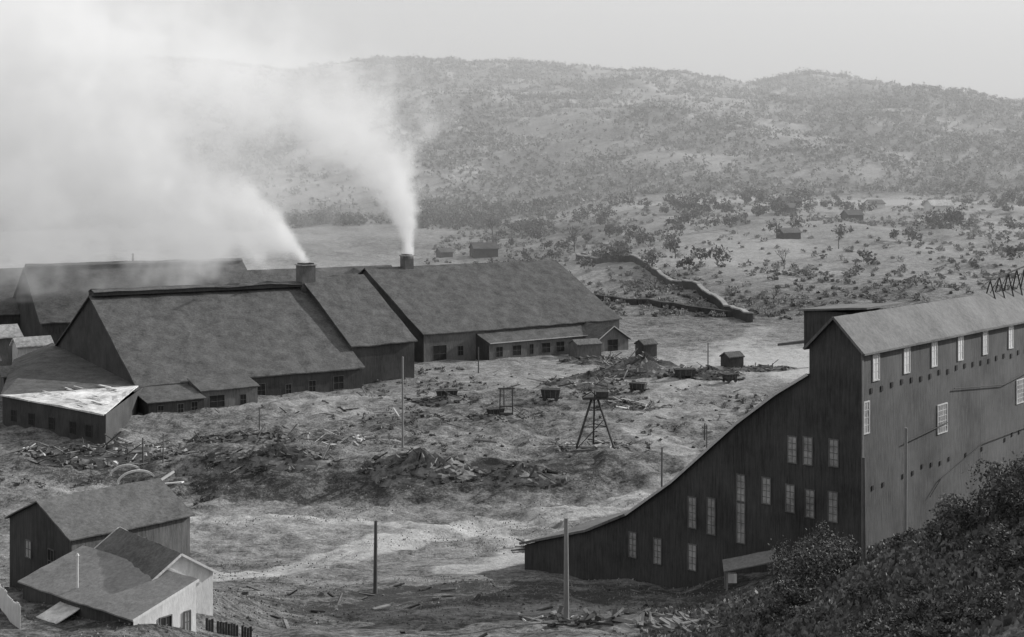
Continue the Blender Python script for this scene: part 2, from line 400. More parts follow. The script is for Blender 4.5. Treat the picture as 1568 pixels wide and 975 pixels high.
Wa=MB(); window(Wa,V(*(ap+f2*7.0).xy,7)+V(0,0,.4),r2,f2,4.5,4,pane='glassd',frame='wood2'); Wa.make('doorway',an)
def leanto(par,name,P,r,f,d0,d1,dep,z1,z0,roof,wall,opens=()):
    mb=MB(); a=V(*P)+r*d0; b=V(*P)+r*d1; c=a+f*dep; d=b+f*dep
    def q(p,z): return V(p.x,p.y,z)
    mb.slab(q(c+f*.5-r*.5,z0+.2),q(d+f*.5+r*.5,z0+.2),q(b+r*.5,z1+.2),q(a-r*.5,z1+.2),.2,roof,8,4,.12)
    mb.poly([q(c,1),q(d,1),q(d,z0),q(c,z0)],wall); mb.poly([q(a,1),q(c,1),q(c,z0),q(a,z1)],wall); mb.poly([q(d,1),q(b,1),q(b,z1),q(d,z0)],wall)
    for t,wd,h in opens: window(mb,q(c,0)+r*t+V(0,0,5+h/2),r,f,wd,h,pane='glassd',frame='wood2')
    mb.make(name,par)
E1=V(-116,360)+f1*39.3
leanto(s1,'front_lean_to',(E1.x,E1.y),r1,f1,-2,12,13,10.2,8.2,'roof','wood',((3,1.4,2.4),(8,1.4,2.4),(11.5,1.6,2.6)))
leanto(s1,'front_lean_to_2',(E1.x,E1.y),r1,f1,13,28,9,11.4,9.3,'roof','wood2',((4,4,3),(11,1.6,2.6)))
WL=MB()
A=V(-93.8,328,10.9)
B=V(-88.5,283,11.4);Cc=V(-121.5,310,11.2)
WL.slab(B,A,A,Cc,.3,'whiteroof',10,10,.25)
WL.poly([V(Cc.x,Cc.y,10.9),V(A.x,A.y,10.6),V(-138,392,14),V(-145,380,10.6)],'roof')
Bq=V(B.x+.3,B.y+.6);Cq=V(Cc.x+.4,Cc.y+.4)
WL.poly([V(Cq.x,Cq.y,0),V(Bq.x,Bq.y,0),V(Bq.x,Bq.y,11.2),V(Cq.x,Cq.y,11)],'wood')
WL.poly([V(Bq.x,Bq.y,0),V(-92.6,328,0),V(-92.6,328,10.4),V(Bq.x,Bq.y,11.2)],'wood')
WL.poly([V(-145,380,0),V(Cq.x,Cq.y,0),V(Cq.x,Cq.y,11),V(-145,380,10.6)],'wood')
for k in range(26):
    t=random.random();s_=random.random()*.8
    p=(B*(1-t)+Cc*t)*(1-s_)+A*s_
    dr=(Cc-B).normalized()
    WL.beam(p+V(0,0,.2),p+dr*random.uniform(2,5)+V(0,random.uniform(-1,1),.3),random.uniform(.1,.25),random.choice(['whiteroof','roof2','white']),h=.06)
dr=(Cq-Bq)
for t in (.15,.3,.5,.7,.88):
    q0=Bq+dr*t; window(WL,V(q0.x,q0.y,6.8),-dr.normalized(),V(-.6,-.79).normalized(),2.2,2.6,pane='glassd',frame='wood')
WL.make('west_lean_to',s1)

def chimney(x,y,z0,z1,wd):
    par=empty('furnace_chimney',(x,y,z0)); m=MB(); r=r1;f=f1
    m.obox(V(x,y,(z0+z1)/2),r*wd/2,f*wd/2,V(0,0,(z1-z0)/2),'wood2')
    m.obox(V(x,y,z1+.15),r*(wd/2+.3),f*(wd/2+.3),V(0,0,.18),'stone')
    m.obox(V(x,y,z1+.5),r*(wd/2-.3),f*(wd/2-.3),V(0,0,.2),'iron')
    for sg in (-1,1): m.obox(V(x,y,z0+.6)+f*sg*(wd/2+.4),r*wd/2,f*.4,V(0,0,.5),'roof')
    m.make('stack',par)
chimney(-62.6,396.5,29,37,4.4); chimney(-36.4,452.3,31,37,3.4)
for x,y,z in ((-134.,461.6,33),):
    pz=MB(); pz.tube(V(x,y,z-1),V(x,y,z+4),.4,.35,'iron'); pz.tube(V(x,y,z+4),V(x,y,z+4.5),.7,.1,'iron'); e=empty('stove_pipe',(x,y,z)); pz.make('pipe',e)
gable('small_shed',(-172,398),(-156,410),6,6,17.5,14.5,14.5,1,wall='wood2',roof='whiteroof')
gable('small_shed',(-151,397),(-143,403),3,3,14.6,12.6,12.6,1,wall='white',roof='whiteroof')
gable('small_shed',(-138,352),(-128,359),4,4,12,10,10,1,wall='wood2',roof='roof2')
gable('small_shed',(-163,372),(-150,380),4,4,12.5,10.5,10.5,1,wall='wood',roof='roof2')

# ---------------------------------------------------------------- foreground huts
hA,rA,fA=gable('board_house',(-43.4,120),(-35.1,129),5.8,5.8,31.3,28.9,28.9,17,wall='wood2',roof='roofhut',ov=.35,th=.12,amp=.09,endwall='wood',nu=14)
m=MB(); window(m,V(-43.4,120,26.6)-fA*2,fA,-rA,1,1.5,frame='wood2',fw=.08); window(m,V(-43.4,120,26.3)+fA*2.2,fA,-rA,1,2,pane='glassd',frame='wood2',fw=.08)
window(m,V(-43.4,120,27)+fA*5.8+rA*7,rA,fA,.9,1.2,frame='wood2',fw=.08)
m.make('openings',hA)
hB,rB,fB=gable('white_gabled_house',(-27.5,108),(-34.7,116),3.1,3.1,29.8,27.8,27.8,17,wall='wood2',roof='roofhut',ov=.3,th=.1,amp=.06,verge='white',endwall='white',vh=.09)
hC=empty('lean_to_house',(-33,105,22)); m=MB()
HR=V(-25.4,105);HL=V(-37.5,114.6);LR=V(-29.1,100.4);LL=V(-41.2,110)
d1=(HL-HR).normalized();d2=(LR-HR).normalized()
def q(p,z): return V(p.x,p.y,z)
m.slab(q(LL+d1*.3+d2*.3,27.02),q(LR-d1*.3+d2*.3,27.02),q(HR-d1*.3,28.72),q(HL+d1*.3,28.72),.12,'roofhut2',16,6,.1)
m.beam(q(LR-d1*.38+d2*.3,26.98),q(HR-d1*.38,28.68),.04,'white',h=.1)
m.make('roof',hC)
m=MB()
m.poly([q(LL,17),q(LR,17),q(LR,26.9),q(LL,26.9)],'wood')
m.poly([q(LR,17),q(HR,17),q(HR,28.6),q(LR,26.9)],'white')
m.poly([q(HR,17),q(HL,17),q(HL,28.6),q(HR,28.6)],'white')
m.poly([q(HL,17),q(LL,17),q(LL,26.9),q(HL,28.6)],'wood2')
window(m,q(LR*.5+HR*.5,25.3),-d2,-d1,1.0,2.2,pane='glassd',frame='wood2',fw=.08)
window(m,q(LR*.15+HR*.85,25.5),-d2,-d1,.5,1.6,pane='glass',frame='wood2',fw=.08)
window(m,q(LR*.65+LL*.35,25),d1,d2,.9,1.1,frame='trim',fw=.07)
m.make('walls',hC)
m=MB()
pc=LR*.45+LL*.55
m.slab(q(pc+d2*2.2-d1*1.4,25.7),q(pc+d2*2.2+d1*1.4,25.7),q(pc+d1*1.4,26.4),q(pc-d1*1.4,26.4),.08,'whiteroof',4,3,.04)
m.beam(q(pc+d2*2-d1*1.2,20),q(pc+d2*2-d1*1.2,25.6),.06,'wood2'); m.beam(q(pc+d2*2+d1*1.2,20),q(pc+d2*2+d1*1.2,25.6),.06,'wood2')
m.make('porch',hC)
m=MB(); m.tube(V(-35.6,107,27.3),V(-35.6,107,30),.09,.09,'white'); m.tube(V(-35.6,107,30),V(-35.6,107,30.2),.16,.05,'white'); m.make('vent_pipe',hC)
def fence(pts,h,mat,name='board_fence'):
    par=empty(name,(pts[0][0],pts[0][1],Tz(*pts[0]))); m=MB()
    for (x0,y0),(x1,y1) in zip(pts[:-1],pts[1:]):
        L=math.hypot(x1-x0,y1-y0); n=int(L/.22)
        for i in range(n):
            t=(i+.5)/n; x=x0+(x1-x0)*t;y=y0+(y1-y0)*t; z=Tz(x,y)
            if random.random()<.06: continue
            hh=h*random.uniform(.9,1.06); dx=(x1-x0)/L;dy=(y1-y0)/L
            m.obox(V(x,y,z+hh/2-.2),V(dx*.1,dy*.1),V(-dy*.02,dx*.02),V(0,0,hh/2+.2),mat)
    m.make('boards',par)
fence([(-45,109),(-41.5,106),(-38,101)],1.9,'white')
fence([(-25,106.5),(-21.5,108)],1.0,'wood')

# ---------------------------------------------------------------- poles
def pole(x,y,ztop,r=.16,arm=False,mat='pole',name='utility_pole'):
    z=Tz(x,y); par=empty(name,(x,y,z)); m=MB(); lean=random.uniform(-.12,.12)
    m.tube(V(x,y,z-.5),V(x+lean,y,ztop),r,r*.7,mat,10)
    m.make('shaft',par)
pole(-15.7,150,60-.2535*150,.26); pole(5.0,120,60-.2515*120,.28,mat='polel'); pole(-23,275,60-.128*275,.26,mat='polel')
pole(31,115,60-.205*115,.2); pole(37.6,125,60-.1825*125,.2,mat='polel'); pole(28.3,247,60-.1975*247,.2,mat='pole')
pole(38,255,60-.18*255,.15); pole(-74,262,60-.19*262,.2)
pole(-70,262,11,.15); pole(-2,326,11,.2); pole(42,285,9,.2); pole(-58,300,10,.15); pole(24,330,11,.15); pole(60,400,13,.2); pole(-10,390,13,.2)

# ---------------------------------------------------------------- derrick, wagons, frames
def derrick(x,y,h):
    z=Tz(x,y); par=empty('timber_derrick',(x,y,z)); m=MB(); b=4.2;t=.6
    legs=((-1,-.6),(1,-.6),(0,1))
    for sx,sy in legs: m.beam(V(x+sx*b,y+sy*b,z-.3),V(x+sx*t,y+sy*t,z+h*.86),.17,'iron')
    for k in (.38,.66):
        w_=b+(t-b)*k/.86
        for i in range(3):
            a=legs[i];bb=legs[(i+1)%3]
            m.beam(V(x+a[0]*w_,y+a[1]*w_,z+h*k),V(x+bb[0]*w_,y+bb[1]*w_,z+h*k),.09,'iron')
    m.beam(V(x-b*.9,y-b*.55,z+.3),V(x+b*.45,y-b*.28,z+h*.5),.07,'iron')
    m.tube(V(x,y,z+h*.55),V(x,y,z+h*.99),.14,.1,'iron',8)
    m.obox(V(x+.6,y,z+h*.86),V(3.2,0,0),V(0,1.3,0),V(0,0,.18),'wood')
    m.obox(V(x+1.6,y,z+h*.93),V(1.3,0,0),V(0,1.0,0),V(0,0,.6),'wood')
    m.beam(V(x-2.6,y,z+h*.88),V(x-.6,y,z+h*.97),.1,'iron'); m.beam(V(x-.6,y,z+h*.97),V(x+.5,y,z+h*.88),.1,'iron')
    m.obox(V(x,y-2,z+.5),V(5.0,0,0),V(0,.25,0),V(0,0,.2),'polel'); m.obox(V(x-1,y-4.2,z+.3),V(3.6,.6,0),V(0,.25,0),V(0,0,.18),'wood2')
    m.make('frame',par)
derrick(17.5,277,12.2)
def wagon(x,y,L,wd,h,rot=0,name='ore_wagon'):
    z=Tz(x,y)+.1; par=empty(name,(x,y,z)); m=MB(); c,s=math.cos(rot),math.sin(rot)
    ex=V(c,s);ey=V(-s,c)
    o=V(x,y,z)
    def P(a,b,cc): return o+ex*a+ey*b+V(0,0,cc)
    k=.85
    m.hexa([P(-L/2*k,-wd/2*k,.9),P(L/2*k,-wd/2*k,.9),P(L/2*k,wd/2*k,.9),P(-L/2*k,wd/2*k,.9),P(-L/2,-wd/2,h),P(L/2,-wd/2,h),P(L/2,wd/2,h),P(-L/2,wd/2,h)],'iron')
    for a in (-1,1):
        m.beam(P(-L/2,a*wd*.5,h+.02),P(L/2,a*wd*.5,h+.02),.09,'wood2'); m.beam(P(a*L/2,-wd/2,h+.03),P(a*L/2,wd/2,h+.03),.09,'wood2')
    for a in (-.3,0,.3): m.beam(P(a*L,-wd/2-.05,h),P(a*L*.9,-wd/2*k-.05,.9),.07,'wood2')
    m.beam(P(-L*.6,-.5,.75),P(L*.6,-.5,.75),.12,'wood');m.beam(P(-L*.6,.5,.75),P(L*.6,.5,.75),.12,'wood')
    for a in (-.3,.3):
        m.tube(P(a*L,-wd/2+.0,.5),P(a*L,-wd/2+.15,.5),.5,.5,'iron',14); m.tube(P(a*L,wd/2-.15,.5),P(a*L,wd/2,.5),.5,.5,'iron',14)
        m.tube(P(a*L,-wd/2,.5),P(a*L,wd/2,.5),.08,.08,'iron',6)
    m.make('body',par)
wagon(-17,340,5.5,2.6,2.6,.2);wagon(10,336,5,2.6,3.0,-.15);wagon(50,378,6,3,2.8,.1);wagon(-4,318,4,2.2,2.2,.5);wagon(62,372,4,2.4,2.4,.5);wagon(34,352,4.5,2.4,2.4,-.4)
def hoist(x,y,h,wd):
    z=Tz(x,y);par=empty('hoist_frame',(x,y,z));m=MB()
    for sx in (-1,1):
        m.beam(V(x+sx*wd,y-1,z-.3),V(x+sx*wd*.9,y,z+h),.14,'wood'); m.beam(V(x+sx*wd,y+2.5,z-.3),V(x+sx*wd*.9,y,z+h),.12,'wood')
    m.beam(V(x-wd*1.2,y,z+h),V(x+wd*1.3,y,z+h),.16,'wood'); m.tube(V(x-wd,y-.5,z+1.2),V(x+wd,y-.5,z+1.2),.6,.6,'iron',12)
    m.beam(V(x-wd,y-.8,z+h*.45),V(x+wd,y-.8,z+h*.45),.12,'wood')
    m.make('frame',par)
hoist(-1.4,316,7.5,1.6)
gable('yard_hut',(41,420),(45.5,423),2.2,2.2,11.4,10.2,10.2,3,wall='wood',roof='roof',ov=.3)
gable('yard_hut',(20,428),(28,432),3,3,10.5,9.2,9.2,3,wall='wood2',roof='roof2',ov=.3)
gable('yard_hut',(66,405),(71,408),2,2,9.2,8,8,3,wall='wood',roof='roof',ov=.3)
def cabin(x,y,L,h,wd,wall,roof):
    z=Tz(x,y); gable('distant_cabin',(x-L/2,y-2),(x+L/2,y+2),wd,wd,z+h,z+h*.6,z+h*.6,z-6,wall=wall,roof=roof,nu=8)
cabin(-19,882,16,9,7,'wood','roof'); cabin(331,1013,18,10,6,'white','whiteroof'); cabin(210,1002,12,8,5,'wood2','roof2')
cabin(225,1060,16,8,6,'wood','roof'); cabin(250,960,12,8,5,'wood','roof'); cabin(290,1045,12,7,5,'white','roof2'); cabin(-46,890,8,6,4,'wood2','roof2'); cabin(182,860,12,7,5,'wood','roof2')
sh=empty('open_shelter',(27,147,Tz(27,147)));m=MB();zz=Tz(27,147)
m.slab(V(23.6,145.6,zz+1.4),V(29.6,145.6,zz+2.6),V(29.9,148.4,zz+3.1),V(23.9,148.4,zz+1.9),.12,'roofhut2',6,3,.06)
for x,y,h in((24,145.8,1.4),(29.2,145.8,2.5),(24.2,148.2,1.8),(29.4,148.2,2.9)): m.beam(V(x,y,Tz(x,y)-.3),V(x,y,zz+h),.09,'polel')
m.obox(V(24.6,146.2,zz+.5),V(.5,0,0),V(0,.4,0),V(0,0,.5),'white')
m.make('frame',sh)
ar=empty('timber_arch',(-74,256,Tz(-74,256)));m=MB()
for k,(x,y,R_) in enumerate(((-76,257,2.6),(-73,254,3.2))):
    z=Tz(x,y); pr=None
    for i in range(15):
        a=math.pi*i/14; p=V(x+R_*math.cos(a),y+R_*.5*math.cos(a),z+R_*.7*math.sin(a))
        if pr is not None: m.beam(pr,p,.18,'white')
        pr=p
m.beam(V(-68,252,Tz(-68,252)+.4),V(-63,250,Tz(-63,250)+1.8),.4,'white',h=.12); m.beam(V(-70,250,Tz(-70,250)+.4),V(-66,255,Tz(-66,255)+1.4),.2,'trim')
m.make('timbers',ar)

# ---------------------------------------------------------------- flume wall
fl=empty('stone_flume_wall',(98,545,5));m=MB()
pts=[(99,540),(95,590),(91,640),(84,690),(76,735),(66,775),(52,820),(40,850)]
fine=[]
for (x0,y0),(x1,y1) in zip(pts[:-1],pts[1:]):
    for i in range(6): fine.append((x0+(x1-x0)*i/6+random.uniform(-.7,.7),y0+(y1-y0)*i/6))
for (x0,y0),(x1,y1) in zip(fine[:-1],fine[1:]):
    z0=Tz(x0,y0)+3.6+random.uniform(-.3,.3);z1=Tz(x1,y1)+3.6+random.uniform(-.3,.3)
    m.beam(V(x0,y0,z0-2.8),V(x1,y1,z1-2.8),.9,'wood',h=2.8)
    m.beam(V(x0,y0,z0+.3),V(x1,y1,z1+.3),1.1,'stone',h=.3)
m.make('wall',fl)
m=MB();fl2=empty('retaining_wall',(50,600,5))
pr=None
for i in range(14):
    x=34+i*5;y=640-i*6+random.uniform(-2,2);z=Tz(x,y)
    if pr: m.beam(V(pr[0],pr[1],pr[2]+1),V(x,y,z+1),1.2,'wood',h=1.6)
    pr=(x,y,z)
m.make('wall',fl2)

# ---------------------------------------------------------------- rubble
def rubble(name,x,y,rx,ry,n,smin,smax,mats=('rubble','rubble','iron','stone','wood2'),planks=.4,heap=0):
    par=empty(name,(x,y,Tz(x,y)));m=MB()
    for i in range(n):
        a=random.random()*6.28;rr=math.sqrt(random.random());px=x+rx*rr*math.cos(a);py=y+ry*rr*math.sin(a)
        s_=random.uniform(smin,smax);z=Tz(px,py)+heap*(1-rr)**1.2*random.uniform(.6,1)+s_*.2
        Mx=Matrix.Rotation(random.random()*6.28,3,'Z')@Matrix.Rotation(random.gauss(0,.35),3,'X')@Matrix.Rotation(random.gauss(0,.3),3,'Y')
        mt=random.choice(mats)
        if random.random()<planks:
            L=s_*random.uniform(2,4.5); m.obox(V(px,py,z+.1),Mx@V(L,0,0),Mx@V(0,.14*random.uniform(.5,1.8),0),Mx@V(0,0,.07),mt)
        else:
            c=V(px,py,z);ax,ay,az=[Mx@v for v in (V(s_*.6,0,0),V(0,s_*.5,0),V(0,0,s_*.35))]
            P8=[c+(ax*a1+ay*b1)*random.uniform(.6,1.1)+az*c1 for c1 in(-1,1) for a1,b1 in((-1,-1),(1,-1),(1,1),(-1,1))]
            m.hexa(P8,mt)
    if heap:
        nr=14;rings=7;k=len(m.v);mi=m.mid('rubble')
        for j in range(rings+1):
            for i in range(nr*2):
                a=math.pi*i/nr;rr=j/rings*(1+.15*math.sin(a*3+x));px=x+rx*rr*math.cos(a);py=y+ry*rr*math.sin(a)
                m.v.append((px,py,Tz(px,py)-.1+heap*max(0,1-rr)*(.6+.7*random.random())*(j<rings)))
        for j in range(rings):
            for i in range(nr*2):
                i2=(i+1)%(nr*2); m.f.append([k+j*nr*2+i,k+(j+1)*nr*2+i,k+(j+1)*nr*2+i2,k+j*nr*2+i2]); m.mi.append(mi)
    m.make('pieces',par)
rubble('scrap_heap',-48,262,14,6,190,.3,1.2,('iron','rubble','wood','wood2'),.4,3.4)
rubble('scrap_heap',-18,257,12,7,180,.3,1.1,('rubble','iron','wood2','iron'),.3,4)
rubble('scrap_heap',2,254,10,5,100,.3,1.0,('rubble','iron','wood2','iron'),.3,2.5)
rubble('scrap_heap',-84,270,18,9,260,.3,1.2,('iron','wood','wood2','trim','rubble'),.5,2)
rubble('scrap_heap',-60,288,12,5,110,.3,1.1,('iron','wood','wood2'),.4,1.5)
rubble('scrap_heap',-38,285,14,5,60,.3,.9,('rubble','stone','wood2','trim'),.5,0)
rubble('rubble_pile',40,395,16,14,170,.5,1.6,('rubble','iron','stone'),.3,5)
rubble('rubble_pile',22,372,14,10,110,.4,1.3,('rubble','iron','stone'),.35,3)
rubble('rubble_pile',58,385,12,8,110,.4,1.4,('rubble','iron','wood2'),.4,2.5)
rubble('rubble_pile',76,400,12,6,70,.4,1.2,('rubble','iron','wood2'),.4,1.5)
rubble('rubble_pile',28,415,14,6,80,.4,1.3,('rubble','iron','wood2'),.4,2)
rubble('timber_stack',8,198,7,4,40,.4,.9,('wood2','iron','wood'),.9,0)
rubble('timber_stack',30,330,9,5,50,.4,1.0,('wood2','iron','wood','trim'),.8,.8)
rubble('timber_stack',3.4,122.5,3.0,1.6,18,.2,.5,('trim','trim','wood2'),.8,0)
rubble('rubble_pile',17,278,9,5,70,.3,.9,('polel','stone','iron'),.6,0)
rubble('rubble_pile',-17,338,9,6,70,.3,1.1,('iron','rubble'),.4,1.5)
rubble('rubble_pile',-2,316,9,6,70,.3,1.0,('iron','rubble','wood2'),.4,1.2)
rubble('rubble_pile',-20,312,8,5,50,.3,.9,('iron','rubble','stone'),.4,1)
rubble('yard_litter',0,330,75,65,260,.2,.8,('rubble','iron','wood2'),.4,0)
rubble('yard_litter',-5,135,35,24,120,.08,.3,('rubble','iron','wood2'),.35,0)
rubble('scrap_heap',12,118,9,5,120,.15,.6,('rubble','iron','wood2'),.4,1.0)

# ---------------------------------------------------------------- foliage
def leaves(centers,radii,counts,size,flat=.75):
    cs=[];rn=[]
    for (c,r,n,s_) in zip(centers,radii,counts,size):
        d=RNG.normal(size=(n,3)); d/=np.linalg.norm(d,axis=1)[:,None]
        rr=RNG.random(n)**.45*(.75+.5*RNG.random(n))
        p=d*rr[:,None]*np.array([r,r,r*flat])+np.array(c)
        a=RNG.normal(size=(n,3));a/=np.linalg.norm(a,axis=1)[:,None]
        b=np.cross(a,RNG.normal(size=(n,3)));b/=np.linalg.norm(b,axis=1)[:,None]
        sz=(s_*(.5+RNG.random(n)))[:,None]
        quad=np.stack([p-a*sz-b*sz*.6,p+a*sz-b*sz*.4,p+a*sz*.8+b*sz*.6,p-a*sz*.9+b*sz*.5],1)
        cs.append(quad.reshape(-1,3))
        base=RNG.random()
        rn.append(np.repeat(np.clip(.6*base+.4*RNG.random(n),0,1),4))
    co=np.concatenate(cs);rn=np.concatenate(rn)
    return co,np.arange(len(co)).reshape(-1,4),rn
def scatter(name,X,Y,R,n,s,mat,flat=.75,lift=.6,clumps=1):
    Z=T(X,Y);C=[];RR=[];NN=[];SS=[]
    for x,y,z,r in zip(X,Y,Z,R):
        for k in range(clumps):
            jx,jy,jz=(RNG.normal(size=3)*r*.55 if clumps>1 else np.zeros(3))
            C.append((x+jx,y+jy,z+r*lift+abs(jz)*.8)); RR.append(r*(1 if clumps==1 else RNG.uniform(.35,.7)));NN.append(max(3,int(n/clumps)));SS.append(s)
    co,qd,rn=leaves(C,RR,NN,SS,flat)
    return npmesh(name,co,qd,rn,'rnd',mat,smooth=False)
n=52000
Y=1150+1150*RNG.random(n)**.9;X=(RNG.random(n)*2-1)*(Y*.46+60)
dens=fbm(X,Y,120,5,5.5);keep=RNG.random(n)<sm((dens-.30)/.3)*.8+.14
X,Y=X[keep],Y[keep];R=RNG.uniform(1.6,5.0,len(X))
scatter('hillside_woods',X,Y,R,12,1.1,M['leafh'],.85,.8)
n=1500;X=(RNG.random(n)*2-1)*1050;Y=2185+RNG.random(n)*30
scatter('ridge_trees',X,Y,RNG.uniform(2,6.5,n),16,1.3,M['leafh'],.95,.8)
n=6000;Y=560+620*RNG.random(n);X=-60+RNG.random(n)*(Y*.43+60)
k=RNG.random(n)<sm((fbm(X,Y,60,4,7.7)-.38)/.26)*.6+.12
X,Y=X[k],Y[k]
scatter('valley_scrub',X,Y,RNG.uniform(.7,2.8,len(X)),34,.5,M['leafd'],.65,.5)
n=200;Y=RNG.uniform(700,1180,n);X=-20+RNG.random(n)*(Y*.42)
k=RNG.random(n)<sm((fbm(X,Y,90,3,4.4)-.40)/.15)
X,Y=X[k],Y[k]
for cx_,cy_ in ((150,1010),(165,1020),(142,1030),(10,1020),(22,1035),(0,1010),(290,900),(305,915),(200,1090),(62,1000)):
    X=np.append(X,cx_+RNG.normal(size=4)*7);Y=np.append(Y,cy_+RNG.normal(size=4)*8)
scatter('valley_trees',X,Y,RNG.uniform(3.5,7.5,len(X)),170,.7,M['leaft'],.95,.9,clumps=5)
n=1500;Y=RNG.uniform(1060,1200,n);X=RNG.uniform(-520,60,n)
k=RNG.random(n)<sm((fbm(X,Y,60,4,3.7)-.42)/.15)
X,Y=X[k],Y[k]
scatter('riverside_trees',X,Y,RNG.uniform(2.5,6.5,len(X)),40,.9,M['leaft'],.9,.8)
n=1800;Y=RNG.uniform(236,420,n);X=RNG.uniform(-105,80,n)
k=(fbm(X,Y,18,3,6.6)>.52)&(Y<265)|((fbm(X,Y,18,3,6.6)>.58)&(X>-40)&(Y>270)&(Y<400))
X,Y=X[k],Y[k]
scatter('yard_weeds',X,Y,RNG.uniform(.3,1.1,len(X)),40,.16,M['weed'],.6,.4)
n=420;Y=RNG.uniform(62,126,n);X=Y*RNG.uniform(.19,.46,n)
k=(RNG.random(n)<sm((fbm(X,Y,8,3,1.1)-.44)/.2))&(RNG.random(n)<np.clip(1.15-(Y-62)/62,.08,1))
X,Y=X[k],Y[k]
scatter('hillside_brush',X,Y,RNG.uniform(.5,1.2,len(X)),480,.09,M['leaf'],.8,.4,clumps=6)
X=np.array([27.,28.5,30,32,29.2,26.6,24.2,36,39,41,38,43]);Y=np.array([125.,128,124,129,119,116,112,106,104,103,100,108])
scatter('tall_bush',X,Y,np.array([1.8,2.2,2.2,1.6,2.0,1.9,1.4,1.8,2.0,2.0,2.0,1.5]),1700,.10,M['leaf'],1.15,.75,clumps=12)
def tufts(name,X,Y,h,mat):
    n=len(X);Z=T(X,Y);a=RNG.random(n)*6.28;w_=h*.5
    dx=np.cos(a)*w_;dy=np.sin(a)*w_;lx=RNG.normal(size=n)*h*.4
    co=np.stack([np.stack([X-dx,Y-dy,Z-.1],1),np.stack([X+dx,Y+dy,Z-.1],1),np.stack([X+dx*.8+lx,Y+dy*.8,Z+h],1),np.stack([X-dx*.9+lx,Y-dy*.9,Z+h*.7],1)],1).reshape(-1,3)
    npmesh(name,co,np.arange(4*n).reshape(-1,4),np.repeat(RNG.random(n),4),'rnd',mat,False)
n=30000;Y=95+ (RNG.random(n)**1.3)*200;X=(RNG.random(n)*2-1)*(Y*.42)
k=(fbm(X,Y,14,4,2.9)>.53)
X,Y=X[k],Y[k];tufts('dry_grass',X,Y,RNG.uniform(.08,.22,len(X))*(Y/180)**.6,M['grass'])
n=30000;Y=62+RNG.random(n)*75;X=Y*RNG.uniform(.1,.46,n)
tufts('slope_grass',X,Y,RNG.uniform(.12,.45,len(X)),M['slopegrass'])

def baretree(x,y,h,seed,name='bare_tree',lean=0,dep=4):
    rs=random.Random(seed);z=Tz(x,y);par=empty(name,(x,y,z));m=MB()
    def br(p,d,L,r,dep):
        e=p+d*L; m.tube(p,e,r,r*.65,'bark',6,False)
        if dep==0:return
        for i in range(3 if dep>1 else 4):
            nd=(d+V(rs.gauss(0,.5),rs.gauss(0,.5),rs.gauss(0,.3)+.1)).normalized()
            br(p+d*L*rs.uniform(.6,1),nd,L*rs.uniform(.6,.8),r*.6,dep-1)
    br(V(x,y,z-.3),V(lean,0,1).normalized(),h*.32,h*.018,dep)
    m.make('branches',par)
for i,(x,y,h) in enumerate(((-9,760,22),(42,880,24),(70,640,14),(-80,1010,26),(120,600,12),(150,720,16),(-15,1000,24),(95,760,15),(200,800,18))): baretree(x,y,h,20+i)

